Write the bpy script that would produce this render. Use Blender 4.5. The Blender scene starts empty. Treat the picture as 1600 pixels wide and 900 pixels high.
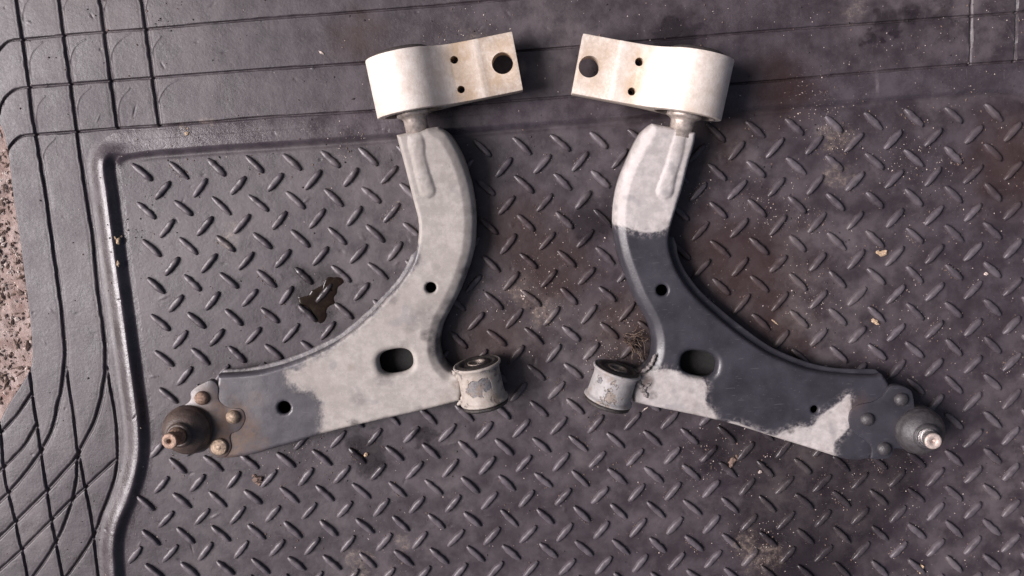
import bpy, bmesh, math, random
import numpy as np
from mathutils import Vector, Matrix
from mathutils.geometry import delaunay_2d_cdt
random.seed(7); rng = np.random.default_rng(7)
R_ = math.radians
# ------------------------------------------------------------------ camera
F_PX = 1250.0
CAM_R = Matrix(((0.99739402, 0.0641724, 0.03297068), (-0.067658, 0.99063445, 0.11859927), (-0.0250511, -0.12052093, 0.99239465)))
CAM_L = Vector((-0.01023978, 0.09907016, 0.73529037))
scene = bpy.context.scene
cd = bpy.data.cameras.new('camera'); cam = bpy.data.objects.new('camera', cd)
scene.collection.objects.link(cam); scene.camera = cam
cam.matrix_world = Matrix.Translation(CAM_L) @ CAM_R.to_4x4()
cd.sensor_width = 36; cd.lens = F_PX / 1600 * 36; cd.clip_start = 0.02; cd.clip_end = 100
# ------------------------------------------------------------------ light
SUN_EL, SUN_AZ = 43, 176            # degrees; azimuth of the light's origin, counter-clockwise from +X
w = bpy.data.worlds.new('World'); scene.world = w; w.use_nodes = True
nt = w.node_tree; sky = nt.nodes.new('ShaderNodeTexSky'); sky.sky_type = 'NISHITA'; sky.sun_disc = False
sky.sun_elevation = R_(SUN_EL); sky.sun_rotation = R_(90 - SUN_AZ)
sky.dust_density = 6.0; sky.air_density = 0.8; sky.ozone_density = 0.0
bg = nt.nodes['Background']; bg.inputs['Strength'].default_value = 0.05
nt.links.new(sky.outputs[0], bg.inputs['Color'])
sl = bpy.data.lights.new('sun', 'SUN'); sl.energy = 3.8; sl.angle = R_(31); sl.color = (1.0, 0.943, 0.985)
so = bpy.data.objects.new('sun', sl); scene.collection.objects.link(so)
d = Vector((math.cos(R_(SUN_EL)) * math.cos(R_(SUN_AZ)), math.cos(R_(SUN_EL)) * math.sin(R_(SUN_AZ)), math.sin(R_(SUN_EL))))
so.rotation_euler = d.to_track_quat('Z', 'Y').to_euler(); so.location = d * 3
vs = scene.view_settings; vs.view_transform = 'Standard'; vs.look = 'None'; vs.exposure = 0.5; vs.gamma = 1
scene.render.engine = 'CYCLES'
# ------------------------------------------------------------------ helpers
def at(px, py, z=0.0):
    v = CAM_R @ Vector(((px - 800) / F_PX, -(py - 450) / F_PX, -1.0))
    return CAM_L + v * ((z - CAM_L.z) / v.z)
def cr(pts, step=2.0, closed=False):
    """Catmull-Rom through 2-D points, resampled about every `step` units"""
    P = [np.array(p, float) for p in pts]; n = len(P)
    if n == 2 and not closed:
        m = max(1, int(np.linalg.norm(P[1] - P[0]) / step)); return [tuple(P[0] + (P[1] - P[0]) * i / m) for i in range(m + 1)]
    out = []; rngN = n if closed else n - 1
    for i in range(rngN):
        p1, p2 = P[i], P[(i + 1) % n]
        p0 = P[(i - 1) % n] if (closed or i > 0) else 2 * p1 - p2
        p3 = P[(i + 2) % n] if (closed or i + 2 < n) else 2 * p2 - p1
        L = np.linalg.norm(p2 - p1)
        t0 = 0; t1 = max(1e-6, np.linalg.norm(p1 - p0) ** .5); t2 = t1 + L ** .5; t3 = t2 + max(1e-6, np.linalg.norm(p3 - p2) ** .5)
        m = max(1, int(round(L / step)))
        for k in range(m):
            t = t1 + (t2 - t1) * k / m
            A1 = (t1 - t) / (t1 - t0) * p0 + (t - t0) / (t1 - t0) * p1
            A2 = (t2 - t) / (t2 - t1) * p1 + (t - t1) / (t2 - t1) * p2
            A3 = (t3 - t) / (t3 - t2) * p2 + (t - t2) / (t3 - t2) * p3
            B1 = (t2 - t) / (t2 - t0) * A1 + (t - t0) / (t2 - t0) * A2
            B2 = (t3 - t) / (t3 - t1) * A2 + (t - t1) / (t3 - t1) * A3
            out.append(tuple((t2 - t) / (t2 - t1) * B1 + (t - t1) / (t2 - t1) * B2))
    if not closed: out.append(tuple(P[-1]))
    return out
def chain(*curves, step=2.0):
    """closed outline out of open curves meeting at corners"""
    out = []
    for c in curves:
        r = cr(c, step); out += r[:-1] if np.hypot(r[-1][0] - curves[0][0][0], r[-1][1] - curves[0][0][1]) < 1e-6 or c is not curves[-1] else r
    res = [out[0]]
    for p in out[1:]:
        if np.hypot(p[0] - res[-1][0], p[1] - res[-1][1]) > 0.3: res.append(p)
    if np.hypot(res[0][0] - res[-1][0], res[0][1] - res[-1][1]) < 0.3: res.pop()
    return res
def seg_dist(Q, poly, closed=False, cap=1e9):
    """distance of points Q (n,2) to polyline"""
    P = np.array(poly)[:, :2]; A = P if closed else P[:-1]; B = np.roll(P, -1, 0) if closed else P[1:]
    D = np.full(len(Q), 1e9)
    for a, b in zip(A, B):
        ab = b - a; L = ab @ ab
        if L < 1e-18: continue
        t = np.clip(((Q - a) @ ab) / L, 0, 1); e = Q - a - t[:, None] * ab
        D = np.minimum(D, (e ** 2).sum(1))
    return np.minimum(np.sqrt(D), cap)
def inside(Q, poly):
    P = np.array(poly)[:, :2]; A = P; B = np.roll(P, -1, 0); c = np.zeros(len(Q), bool)
    for a, b in zip(A, B):
        if a[1] == b[1]: continue
        m = (a[1] > Q[:, 1]) != (b[1] > Q[:, 1])
        c ^= m & (Q[:, 0] < (b[0] - a[0]) * (Q[:, 1] - a[1]) / (b[1] - a[1]) + a[0])
    return c
def sstep(x, a, b):
    t = np.clip((x - a) / (b - a), 0, 1); return t * t * (3 - 2 * t)
def vnoise(x, y, seed=0):
    """smooth value noise, numpy"""
    xi = np.floor(x).astype(np.int64); yi = np.floor(y).astype(np.int64); fx = x - xi; fy = y - yi
    def h(a, b):
        n = (a * 374761393 + b * 668265263 + seed * 1442695041) & 0xffffffff
        n = ((n ^ (n >> 13)) * 1274126177) & 0xffffffff
        return ((n ^ (n >> 16)) & 0xffff) / 65535.0
    u = fx * fx * (3 - 2 * fx); v = fy * fy * (3 - 2 * fy)
    return (h(xi, yi) * (1 - u) + h(xi + 1, yi) * u) * (1 - v) + (h(xi, yi + 1) * (1 - u) + h(xi + 1, yi + 1) * u) * v
def mesh_np(name, V, Fc, mat, smooth=True):
    me = bpy.data.meshes.new(name); V = np.asarray(V, np.float32); Fc = np.asarray(Fc, np.int32); k = Fc.shape[1]
    me.vertices.add(len(V)); me.vertices.foreach_set('co', V.ravel())
    me.loops.add(Fc.size); me.loops.foreach_set('vertex_index', Fc.ravel())
    me.polygons.add(len(Fc)); me.polygons.foreach_set('loop_start', np.arange(0, Fc.size, k, dtype=np.int32))
    me.polygons.foreach_set('use_smooth', np.full(len(Fc), smooth)); me.update(calc_edges=True)
    me.materials.append(mat); return me
def link(name, me, parent=None, **kw):
    o = bpy.data.objects.new(name, me); scene.collection.objects.link(o)
    if parent: o.parent = parent; o.matrix_parent_inverse = parent.matrix_world.inverted()
    for k, v in kw.items(): o[k] = v
    return o
def thing(name, label, cat, loc=(0, 0, 0), group=None):
    o = bpy.data.objects.new(name, None); scene.collection.objects.link(o); o.location = loc; o.empty_display_size = .02
    o.matrix_world = Matrix.Translation(loc)
    o['label'] = label; o['category'] = cat
    if group: o['group'] = group
    return o
def from_bm(name, bm, mat, parent=None, smooth=True, angle=None, **kw):
    bmesh.ops.recalc_face_normals(bm, faces=bm.faces)
    me = bpy.data.meshes.new(name); bm.to_mesh(me); bm.free(); me.materials.append(mat)
    me.polygons.foreach_set('use_smooth', [smooth] * len(me.polygons))
    if angle: me.set_sharp_from_angle(angle=R_(angle))
    return link(name, me, parent, **kw)
def frame(o, zax, xax=None):
    z = Vector(zax).normalized(); x = Vector(xax) if xax is not None else Vector((1, 0, 0))
    if abs(x.normalized().dot(z)) > .95: x = Vector((0, 1, 0))
    y = z.cross(x).normalized(); x = y.cross(z)
    M = Matrix((x, y, z)).transposed().to_4x4(); M.translation = o; return M
def lathe(prof, M, n=64, bm=None, wob=0.0):
    """prof: list of (r, h) about local z; M: frame"""
    bm = bm or bmesh.new(); rings = []
    for j, (r, h) in enumerate(prof):
        if r < 1e-6: rings.append([bm.verts.new(M @ Vector((0, 0, h)))]); continue
        ring = []
        for i in range(n):
            a = 2 * math.pi * i / n; rr = r * (1 + wob * (vnoise(np.array([3 * math.cos(a) + 9]), np.array([3 * math.sin(a) + h * 300]), 3)[0] - .5))
            ring.append(bm.verts.new(M @ Vector((rr * math.cos(a), rr * math.sin(a), h))))
        rings.append(ring)
    for a, b in zip(rings, rings[1:]):
        for i in range(n):
            k = (i + 1) % n
            if len(a) == 1 and len(b) == 1: break
            if len(a) == 1: bm.faces.new((a[0], b[i], b[k]))
            elif len(b) == 1: bm.faces.new((a[i], a[k], b[0]))
            else: bm.faces.new((a[i], a[k], b[k], b[i]))
    return bm
# ------------------------------------------------------------------ node helpers
class NT:
    def __init__(s, name):
        s.m = bpy.data.materials.new(name); s.m.use_nodes = True; s.t = s.m.node_tree; s.b = s.t.nodes['Principled BSDF']
        s.geo = s.t.nodes.new('ShaderNodeNewGeometry').outputs['Position']
    def n(s, typ, ins=None, **kw):
        nd = s.t.nodes.new(typ)
        for k, v in kw.items(): setattr(nd, k, v)
        for k, v in (ins or {}).items(): s.put(nd.inputs[k], v)
        return nd
    def put(s, sock, v):
        if isinstance(v, bpy.types.NodeSocket): s.t.links.new(v, sock)
        elif isinstance(v, (tuple, list)) and len(v) == 3 and sock.type == 'RGBA': sock.default_value = (*v, 1)
        else: sock.default_value = v
    def noise(s, scale, detail=4, rough=.6, vec=None, out=0, dist=0.0):
        return s.n('ShaderNodeTexNoise', {'Scale': scale, 'Detail': detail, 'Roughness': rough, 'Vector': vec if vec is not None else s.geo, 'Distortion': dist}).outputs[out]
    def ramp(s, f, a, b, lo=0.0, hi=1.0, smooth=True):
        return s.n('ShaderNodeMapRange', {'Value': f, 'From Min': a, 'From Max': b, 'To Min': lo, 'To Max': hi}, interpolation_type='SMOOTHSTEP' if smooth else 'LINEAR').outputs[0]
    def math(s, op, a, b=0.0):
        nd = s.n('ShaderNodeMath', operation=op); s.put(nd.inputs[0], a); s.put(nd.inputs[1], b); return nd.outputs[0]
    def mix(s, f, a, b):
        nd = s.n('ShaderNodeMix', data_type='RGBA'); s.put(nd.inputs[0], f); s.put(nd.inputs[6], a); s.put(nd.inputs[7], b); return nd.outputs[2]
    def attr(s, name): return s.n('ShaderNodeAttribute', attribute_name=name).outputs['Fac']
    def scaled(s, sx, sy, sz, rot=0.0):
        return s.n('ShaderNodeMapping', {'Vector': s.geo, 'Scale': (sx, sy, sz), 'Rotation': (0, 0, rot)}).outputs[0]
    def blob(s, c, r, soft=.6, squash=None, vec=None):
        """1 inside radius r about c, with ragged fall-off"""
        dd = s.n('ShaderNodeVectorMath', {0: vec if vec is not None else s.geo, 1: tuple(c)}, operation='DISTANCE').outputs['Value']
        return s.ramp(dd, r * (1 + soft), r * (1 - soft) if soft < 1 else 0.0)
    def bump(s, h, dist=.001, strength=1.0, normal=None):
        nd = s.n('ShaderNodeBump', {'Height': h, 'Distance': dist, 'Strength': strength})
        if normal is not None: s.put(nd.inputs['Normal'], normal)
        return nd.outputs[0]
    def out(s, **kw):
        for k, v in kw.items(): s.put(s.b.inputs[k.replace('_', ' ')], v)
        return s.m
def simple(name, col, rough=.5, metal=0.0, var=.25, nscale=300, bump=.0002, spec=.5):
    t = NT(name); f = t.noise(nscale, 5); f2 = t.noise(nscale * 5, 3)
    c = t.mix(t.ramp(f, .3, .7), tuple(x * (1 - var) for x in col), tuple(min(1, x * (1 + var)) for x in col))
    return t.out(Base_Color=c, Roughness=t.ramp(f2, .2, .8, max(0, rough - .12), min(1, rough + .12)), Metallic=metal, Normal=t.bump(f2, bump), Specular_IOR_Level=spec)
# ------------------------------------------------------------------ materials
def rubber_material(name='dusty_rubber', dr=0.0, wear=0.0, dust=1.0):
    t = NT(name)
    big = t.noise(6, 3); mid = t.noise(38, 5, .65); fine = t.noise(420, 4, .7); grain = t.noise(2600, 2)
    warp = t.n('ShaderNodeVectorMath', {0: t.geo, 1: t.n('ShaderNodeVectorMath', {0: t.noise(45, 4, .6, out=1), 'Scale': .05}, operation='SCALE').outputs[0]}, operation='ADD').outputs[0]
    base = t.mix(t.ramp(mid, .35, .68), (.031, .0235, .0280), (.060, .0485, .0560))
    base = t.mix(t.ramp(t.noise(11, 5, .7), .50, .68, 0, .35), base, (.024, .018, .021))
    if wear: base = t.mix(t.math('MULTIPLY', t.ramp(t.noise(150, 5, .7), .3, .65, wear * .4, wear), t.ramp(t.n('ShaderNodeObjectInfo').outputs['Random'], 0, 1, .5, 1.35, False)), base, (.125, .110, .122))
    # old brown grease that soaked into the rubber (shapes of its own)
    brown = None
    for (px, py, r) in ((800, 360, .035), (850, 420, .045), (770, 540, .04), (1160, 440, .06), (1100, 400, .04), (1210, 520, .035), (1215, 140, .03), (1110, 210, .03), (980, 510, .035), (700, 120, .0), (1590, 250, .04), (560, 60, .02)):
        if r == 0: continue
        c = at(px, py) + Vector((.025, .025, .025)); b = t.blob(c, r, .75, vec=warp)
        brown = b if brown is None else t.math('MAXIMUM', brown, b)
    col = t.mix(t.math('MULTIPLY', brown, .62), base, (.034, .017, .013))
    dark = None
    for (px, py, r) in ((1255, 750, .065), (1150, 695, .035), (1270, 860, .055), (1330, 780, .05), (1380, 740, .04), (1200, 800, .035), (1357, 50, .004), (1385, 35, .011), (1420, 22, .011), (1358, 62, .006), (1470, 15, .008), (1395, 60, .006), (497, 462, .026), (478, 478, .014), (520, 440, .013), (575, 712, .02), (660, 680, .012), (1010, 170, .02), (1060, 60, .02), (930, 340, .02)):
        c = at(px, py) + Vector((.025, .025, .025)); b = t.blob(c, r, .35, vec=warp)
        dark = b if dark is None else t.math('MAXIMUM', dark, b)
    col = t.mix(t.math('MULTIPLY', dark, .85), col, (.0165, .0125, .0150))
    # settled dust, thin film and flecks
    film = t.math('MULTIPLY', t.ramp(big, .42, .66), t.ramp(mid, .3, .75))
    col = t.mix(t.math('MULTIPLY', film, .30 * dust), col, (.17, .145, .14))
    fleck = t.ramp(t.noise(900, 3, .8), .66, .76); col = t.mix(t.math('MULTIPLY', fleck, t.ramp(t.noise(24, 4), .48, .66, 0, .40)), col, (.30, .25, .23))
    beige = None
    for (px, py, r) in ((288, 206, .006), (317, 181, .008), (360, 370, .009), (372, 362, .007), (815, 455, .011), (850, 480, .012), (1300, 215, .013), (1310, 275, .008), (1235, 640, .010), (560, 880, .01), (620, 845, .012), (1190, 870, .018), (1335, 10, .010), (1165, 850, .012), (720, 35, .006), (735, 55, .008)):
        c = at(px, py) + Vector((.025, .025, .025)); b = t.blob(c, r, .5, vec=warp)
        beige = b if beige is None else t.math('MAXIMUM', beige, b)
    col = t.mix(t.math('MULTIPLY', beige, t.ramp(t.noise(190, 6, .8), .42, .74, .04, .62)), col, (.33, .26, .21))
    # fine scuffs
    sc = t.ramp(t.noise(60, 3, .6, vec=t.scaled(1, 14, 1, .6)), .67, .72); sc2 = t.ramp(t.noise(55, 3, .6, vec=t.scaled(15, 1, 1, .2)), .68, .73)
    col = t.mix(t.math('MULTIPLY', t.math('MAXIMUM', sc, sc2), .22), col, (.17, .155, .16))
    rgh = t.ramp(t.math('ADD', t.math('MULTIPLY', mid, .6), t.math('MULTIPLY', fine, .4)), .3, .7, .37, .57)
    rgh = t.math('SUBTRACT', rgh, t.math('ADD', t.math('MULTIPLY', dark, .15), -dr))
    h = t.math('ADD', t.math('MULTIPLY', fine, .6), t.math('MULTIPLY', grain, .25))
    nrm = t.bump(h, .0003, .8, t.bump(t.noise(90, 3), .0007, .5))
    spc = t.math('MULTIPLY', t.ramp(big, .35, .65, .42, .53), t.math('SUBTRACT', 1.0, t.math('ADD', t.math('MULTIPLY', dark, .25), t.math('MULTIPLY', brown, .25))))
    return t.out(Base_Color=col, Roughness=rgh, Normal=nrm, Specular_IOR_Level=spc)
M_RUB = rubber_material()
M_BEAD = rubber_material('rubbed_bead', -.20, .30, .4)
M_BAR = rubber_material('worn_tread_rubber', -.06, .55, 1.2)
def plate_material(name, light, dark, rust=(.135, .082, .055), wob=.003, smear=.3, soft=.0022):
    """attributes: sd (metres, >0 inside the dark coat), rust, grime, edge (metres to the rim)"""
    t = NT(name); sd = t.attr('sd'); rs = t.attr('rust'); gr = t.attr('grime')
    n1 = t.noise(130, 5, .65); n2 = t.noise(700, 4, .7); n3 = t.noise(38, 4, .6)
    sdn = t.math('ADD', sd, t.math('ADD', t.ramp(n1, .3, .7, -wob, wob, False), t.ramp(n2, .3, .7, -.0004, .0004, False)))
    k = t.ramp(sdn, -soft, soft * 1.2)
    L = t.mix(t.ramp(n1, .35, .7), tuple(x * .84 for x in light), tuple(min(1, x * 1.12) for x in light))
    L = t.mix(t.ramp(t.noise(19, 5, .65), .46, .66, 0, .38), L, (.24, .205, .185))
    spots = t.ramp(t.noise(42, 2, .5), .62, .70); L = t.mix(t.math('MULTIPLY', spots, .45), L, (.20, .19, .20))
    sp2 = t.ramp(t.noise(330, 3, .7), .66, .72); L = t.mix(t.math('MULTIPLY', sp2, .55), L, (.14, .12, .12))
    L = t.mix(t.ramp(t.noise(1400, 2), .68, .74, 0, .5), L, (.78, .75, .73))
    D = t.mix(t.ramp(n3, .3, .7), tuple(x * .8 for x in dark), tuple(x * 1.3 for x in dark))
    D = t.mix(t.ramp(t.noise(600, 3, .7), .66, .74, 0, .35), D, (.30, .28, .28))
    scr = t.ramp(t.noise(70, 2, .5, vec=t.scaled(1, 16, 1, 1.1)), .69, .73); D = t.mix(t.math('MULTIPLY', scr, .16), D, (.34, .33, .33))
    c = t.mix(k, L, D)
    c = t.mix(t.math('MULTIPLY', t.math('MULTIPLY', k, t.ramp(sd, .0002, .008, 1, 0)), t.ramp(t.noise(240, 5, .7), .42, .66, 0, smear * 1.6)), c, L)
    c = t.mix(t.math('MULTIPLY', t.math('SUBTRACT', 1.0, k), t.math('MULTIPLY', t.ramp(sd, -.009, -.0002, 0, 1), t.ramp(t.noise(200, 5, .7), .45, .66, 0, smear * 1.2))), c, D)
    c = t.mix(t.math('MULTIPLY', gr, t.ramp(t.noise(150, 5, .75), .30, .60, .3, 1.0)), c, (.055, .046, .046))
    c = t.mix(t.math('MULTIPLY', rs, t.ramp(t.noise(160, 5, .7), .3, .62, .2, .9)), c, rust)
    r = t.ramp(n1, .3, .7, .48, .66); r = t.n('ShaderNodeMix', {0: k, 2: r, 3: t.ramp(n1, .3, .7, .30, .44)}).outputs[0]
    h = t.math('ADD', t.math('MULTIPLY', n2, .35), t.math('MULTIPLY', k, .5))
    nrm = t.bump(h, .0003, .9, t.bump(t.noise(110, 3), .0006, .2))
    return t.out(Base_Color=c, Roughness=r, Normal=nrm)
M_PL = plate_material('chalky_coat_left', (.335, .305, .280), (.062, .058, .066))
M_PR = plate_material('dark_coat_right', (.43, .395, .380), (.031, .029, .036), wob=.0013, soft=.0012)
def alu_material():
    t = NT('cast_aluminium'); n1 = t.noise(120, 5, .65); n2 = t.noise(900, 3, .7)
    c = t.mix(t.ramp(n1, .3, .7), (.66, .575, .50), (.78, .71, .645))
    c = t.mix(t.ramp(t.noise(26, 4, .6), .50, .66, 0, .40), c, (.52, .42, .33))
    c = t.mix(t.ramp(t.noise(480, 3, .75), .71, .75, 0, .6), c, (.12, .09, .08))
    c = t.mix(t.math('MULTIPLY', t.attr('tan'), t.ramp(t.noise(90, 5, .7), .3, .65, .35, 1.0)), c, (.50, .37, .25))
    c = t.mix(t.math('MULTIPLY', t.attr('grime'), t.ramp(t.noise(420, 4, .75), .35, .6, .1, .8)), c, (.16, .11, .09))
    c = t.mix(t.ramp(t.noise(60, 2, .5, vec=t.scaled(12, 1, 1, .9)), .69, .73, 0, .35), c, (.35, .29, .25))
    return t.out(Base_Color=c, Roughness=t.ramp(n1, .3, .7, .42, .58), Metallic=.08, Normal=t.bump(n2, .0002, .8, t.bump(n1, .0006, .4)))
M_ALU = alu_material()
M_PIN = simple('pin_metal', (.42, .36, .32), .42, .5, .3, 260)
M_BLK = simple('bushing_rubber', (.045, .038, .036), .55, 0, .35, 400)
M_BRN = simple('dirty_rubber', (.030, .025, .023), .42, 0, .5, 500, .0004)
M_BOOTL = simple('rusty_boot_rubber', (.062, .043, .036), .42, 0, .35, 140, .0004)
M_BOOTR = simple('grey_boot_rubber', (.046, .042, .045), .38, 0, .3, 220, .0004)
M_STUDR = simple('brown_stud_end', (.30, .20, .15), .45, .4, .35, 700, .0003)
M_RIVET = simple('tan_rivet', (.34, .25, .18), .42, .35, .4, 420, .0004)
M_STEEL = simple('worn_steel', (.50, .47, .46), .28, .85, .25, 600, .0003)
M_SLV = simple('dull_sleeve', (.26, .22, .19), .35, .7, .35, 400, .0004)
M_RSTEEL = simple('rusted_steel', (.23, .15, .11), .45, .5, .45, 500, .0005)
M_STUDEND = simple('stud_end', (.50, .41, .365), .45, .4, .25, 700, .0002)
def bush_mat(name, light, dirt, amt, patches):
    t = NT(name); n1 = t.noise(170, 5, .7); n2 = t.noise(700, 4, .7)
    c = t.mix(t.ramp(n1, .3, .7), tuple(x * .85 for x in light), tuple(x * 1.1 for x in light))
    c = t.mix(t.ramp(t.noise(75, 5, .7), .56, .62, 0, amt), c, dirt); c = t.mix(t.ramp(n2, .64, .72, 0, .8), c, (.07, .055, .05))
    warp = t.n('ShaderNodeVectorMath', {0: t.geo, 1: t.n('ShaderNodeVectorMath', {0: t.noise(160, 4, .6, out=1), 'Scale': .008}, operation='SCALE').outputs[0]}, operation='ADD').outputs[0]
    pk = None
    for (x, y, z, r) in patches:
        b = t.blob(at(x, y, z) + Vector((.004, .004, .004)), r, .08, vec=warp); pk = b if pk is None else t.math('MAXIMUM', pk, b)
    c = t.mix(pk, c, t.mix(t.ramp(n2, .35, .6), (.085, .082, .088), (.17, .165, .17)))
    c = t.mix(t.ramp(t.noise(60, 5, .7), .50, .70, 0, .65), c, (.20, .145, .105))
    h = t.math('SUBTRACT', t.math('ADD', t.ramp(t.noise(75, 5, .7), .56, .62, 1, 0), t.math('MULTIPLY', n2, .4)), t.math('MULTIPLY', pk, 1.2))
    return t.out(Base_Color=c, Roughness=.55, Normal=t.bump(h, .0007))
M_BSHL = bush_mat('peeling_bushing_left', (.34, .30, .265), (.15, .14, .15), .9, [(744, 606, .040, .0085), (757, 600, .041, .0065), (750, 612, .04, .005)])
M_BSHR = bush_mat('grey_bushing_right', (.29, .275, .272), (.22, .18, .15), .9, [(952, 612, .04, .0028), (938, 594, .038, .003)])
M_WELD = simple('weld_metal', (.26, .23, .22), .5, .25, .5, 420, .0008)
M_WOOD = simple('wood_chip', (.50, .36, .24), .75, 0, .4, 700, .0006)
M_STRAW = simple('dry_fibre', (.085, .055, .040), .5, 0, .6, 500)
M_G1 = simple('pale_grit', (.48, .40, .36), .8, 0, .5, 900)
M_G2 = simple('brown_grit', (.15, .10, .08), .8, 0, .5, 900)
M_G3 = simple('black_crumb', (.030, .026, .028), .6, 0, .4, 900)
def concrete_material():
    t = NT('red_brown_concrete'); n1 = t.noise(55, 6, .7); n2 = t.noise(300, 5, .75)
    c = t.mix(t.ramp(n1, .35, .65), (.26, .185, .16), (.38, .30, .275))
    c = t.mix(t.ramp(t.noise(38, 6, .75, dist=.6), .47, .66, 0, .85), c, (.19, .11, .09)); c = t.mix(t.ramp(n2, .62, .7, 0, .7), c, (.62, .55, .52))
    return t.out(Base_Color=c, Roughness=.85, Normal=t.bump(t.math('ADD', n1, t.math('MULTIPLY', n2, .4)), .0025))
M_CON = concrete_material()
M_DARKIN = simple('grime_and_shade_inside', (.010, .009, .009), .8, 0, .3, 300)  # grime colour pushed near black, painting in the shade seen through the holes
t = NT('oil'); M_OIL = t.out(Base_Color=t.mix(t.ramp(t.noise(160, 3), .3, .7), (.007, .004, .0025), (.014, .008, .005)), Roughness=.04, Specular_IOR_Level=.30)

# ------------------------------------------------------------------ concrete floor
Z_EDGE = -.0045
gx = np.linspace(-.85, -.40, 260); gy = np.linspace(-.45, .5, 420)
X, Y = np.meshgrid(gx, gy); Zc = -.0085 + .0028 * vnoise(X * 90, Y * 90, 5) + .0014 * vnoise(X * 260, Y * 260, 6)
idx = np.arange(X.size).reshape(X.shape)
Fq = np.stack([idx[:-1, :-1], idx[:-1, 1:], idx[1:, 1:], idx[1:, :-1]], -1).reshape(-1, 4)
link('rough_concrete', mesh_np('rough_concrete', np.c_[X.ravel(), Y.ravel(), Zc.ravel()], Fq, M_CON), kind='structure')
bm = bmesh.new(); bmesh.ops.create_grid(bm, x_segments=2, y_segments=2, size=8, matrix=Matrix.Translation((0, 0, -.0092)))
from_bm('ground', bm, M_CON, smooth=False, kind='structure')

# ------------------------------------------------------------------ rubber mat
mat_root = thing('rubber_mat', 'black rubber boot mat with raised tread bars and grooved border lying under both metal arms', 'mat', (0, 0, 0))
W = lambda pts, z=0.0: [tuple(at(x, y, z)[:2]) for x, y in pts]
HB = .0022      # border height above the treaded floor
edge = [(-6, 190), (2, 207), (8, 232), (13, 265), (17, 300), (22, 335), (27, 367), (34, 420), (39, 460), (44, 505), (47, 545), (46, 568), (40, 583), (30, 600), (20, 615), (9, 633), (0, 650), (-14, 680)]
grooves = [  # (half width mm, points)
 (1.5, [(20, -25), (25, 0), (35, 60), (43, 120), (52, 190), (63, 250), (71, 300), (85, 400), (93, 460), (99, 520), (101, 555), (97, 600), (90, 633), (80, 673), (67, 700), (47, 730), (20, 763), (-4, 787)]),
 (1.5, [(87, -25), (92, 0), (98, 45), (110, 130), (120, 205), (128, 260), (134, 300), (145, 370), (150, 420), (155, 470), (162, 520), (165, 560), (162, 600), (157, 627), (147, 660), (128, 697), (119, 715), (100, 737), (77, 763), (53, 787), (27, 813), (-4, 843)]),
 (1.5, [(151, -25), (156, 0), (163, 50), (173, 125), (183, 199)]),
 (1.5, [(217, -25), (221, 0), (228, 45), (238, 120), (248, 195)]),
 (.9, [(-6, 84), (3, 73), (12, 65), (24, 62), (40, 61), (100, 55), (160, 50), (230, 45), (320, 37), (400, 30), (600, 15), (760, 2), (840, -6)]),
 (.9, [(-2, 178), (3, 160), (13, 147), (24, 140), (36, 137), (110, 131), (173, 126), (240, 121), (320, 115), (400, 109), (600, 96), (900, 73), (1200, 48), (1333, 38), (1487, 27), (1660, 13)]),
 (.9, [(10, 243), (14, 231), (22, 221), (33, 213), (57, 210), (127, 205), (183, 200), (247, 196), (320, 191), (400, 184), (583, 173), (900, 150), (1200, 127), (1333, 115), (1483, 103), (1660, 91)]),
 (1.2, [(43, 570), (46, 585), (48, 600), (50, 620), (57, 663), (63, 703), (72, 760), (80, 813), (87, 850), (97, 900), (104, 940)]),
 (1.2, [(104, 575), (107, 600), (113, 640), (118, 680), (120, 700), (126, 724), (133, 763), (142, 807), (147, 850), (153, 900), (159, 940)]),
 (1.2, [(167, 575), (172, 605), (180, 650), (183, 690), (183, 715), (181, 738), (173, 767), (160, 800), (147, 835), (131, 862), (107, 897), (80, 935)]),
 (1.2, [(120, 716), (119, 750), (113, 780), (107, 800), (97, 827), (87, 847), (67, 880), (50, 903), (20, 940)]),
 (1.2, [(182, 717), (160, 737), (133, 762), (110, 783), (80, 813), (60, 833), (33, 860), (-4, 893)]),
 (1.2, [(-3, 655), (2, 690), (5, 727), (10, 760), (17, 787), (23, 813), (30, 847), (37, 873), (42, 900), (50, 940)]),
 (1.2, [(57, 663), (37, 697), (13, 723), (-6, 741)]),
 (1.2, [(49, 615), (27, 647), (10, 667), (-6, 682)]),
 (1.0, [(1518, -25), (1518, 27), (1517, 60), (1516, 101)]),
 (1.0, [(1590, -25), (1589, 27), (1588, 60), (1586, 96)])]
arcs = [[(37, 60), (34, 30), (37, 10), (43, 0)], [(100, 55), (97, 25), (100, 8), (106, -4)], [(165, 50), (161, 20), (165, 3)], [(229, 45), (227, 15), (230, 0)],
 [(47, 133), (45, 100), (50, 82), (60, 71), (66, 66)], [(112, 130), (109, 100), (113, 80), (122, 68), (133, 62)], [(174, 124), (172, 95), (177, 75), (190, 60), (203, 52)], [(240, 119), (236, 90), (240, 72), (251, 57)],
 [(58, 207), (56, 180), (60, 162), (70, 150)], [(121, 203), (120, 172), (125, 152), (141, 136)], [(186, 198), (184, 175), (188, 155), (202, 138)], [(249, 194), (246, 165), (250, 150), (262, 133), (277, 125)],
 [(69, 295), (66, 260), (70, 234), (86, 216)], [(1480, 29), (1496, 37), (1507, 50), (1513, 72), (1514, 84)], [(1556, 27), (1570, 35), (1581, 50), (1585, 62)]]
crest = [(182, 960), (180, 900), (178, 855), (183, 822), (199, 782), (212, 742), (218, 702), (217, 662), (209, 600), (195, 500), (181, 400), (168, 300), (163, 262), (166, 242), (180, 229), (207, 221), (300, 212), (450, 202), (600, 191), (800, 175), (1000, 160), (1200, 146), (1400, 131), (1540, 121), (1590, 122), (1626, 140), (1645, 190), (1655, 300), (1668, 500), (1680, 960)]
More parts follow.
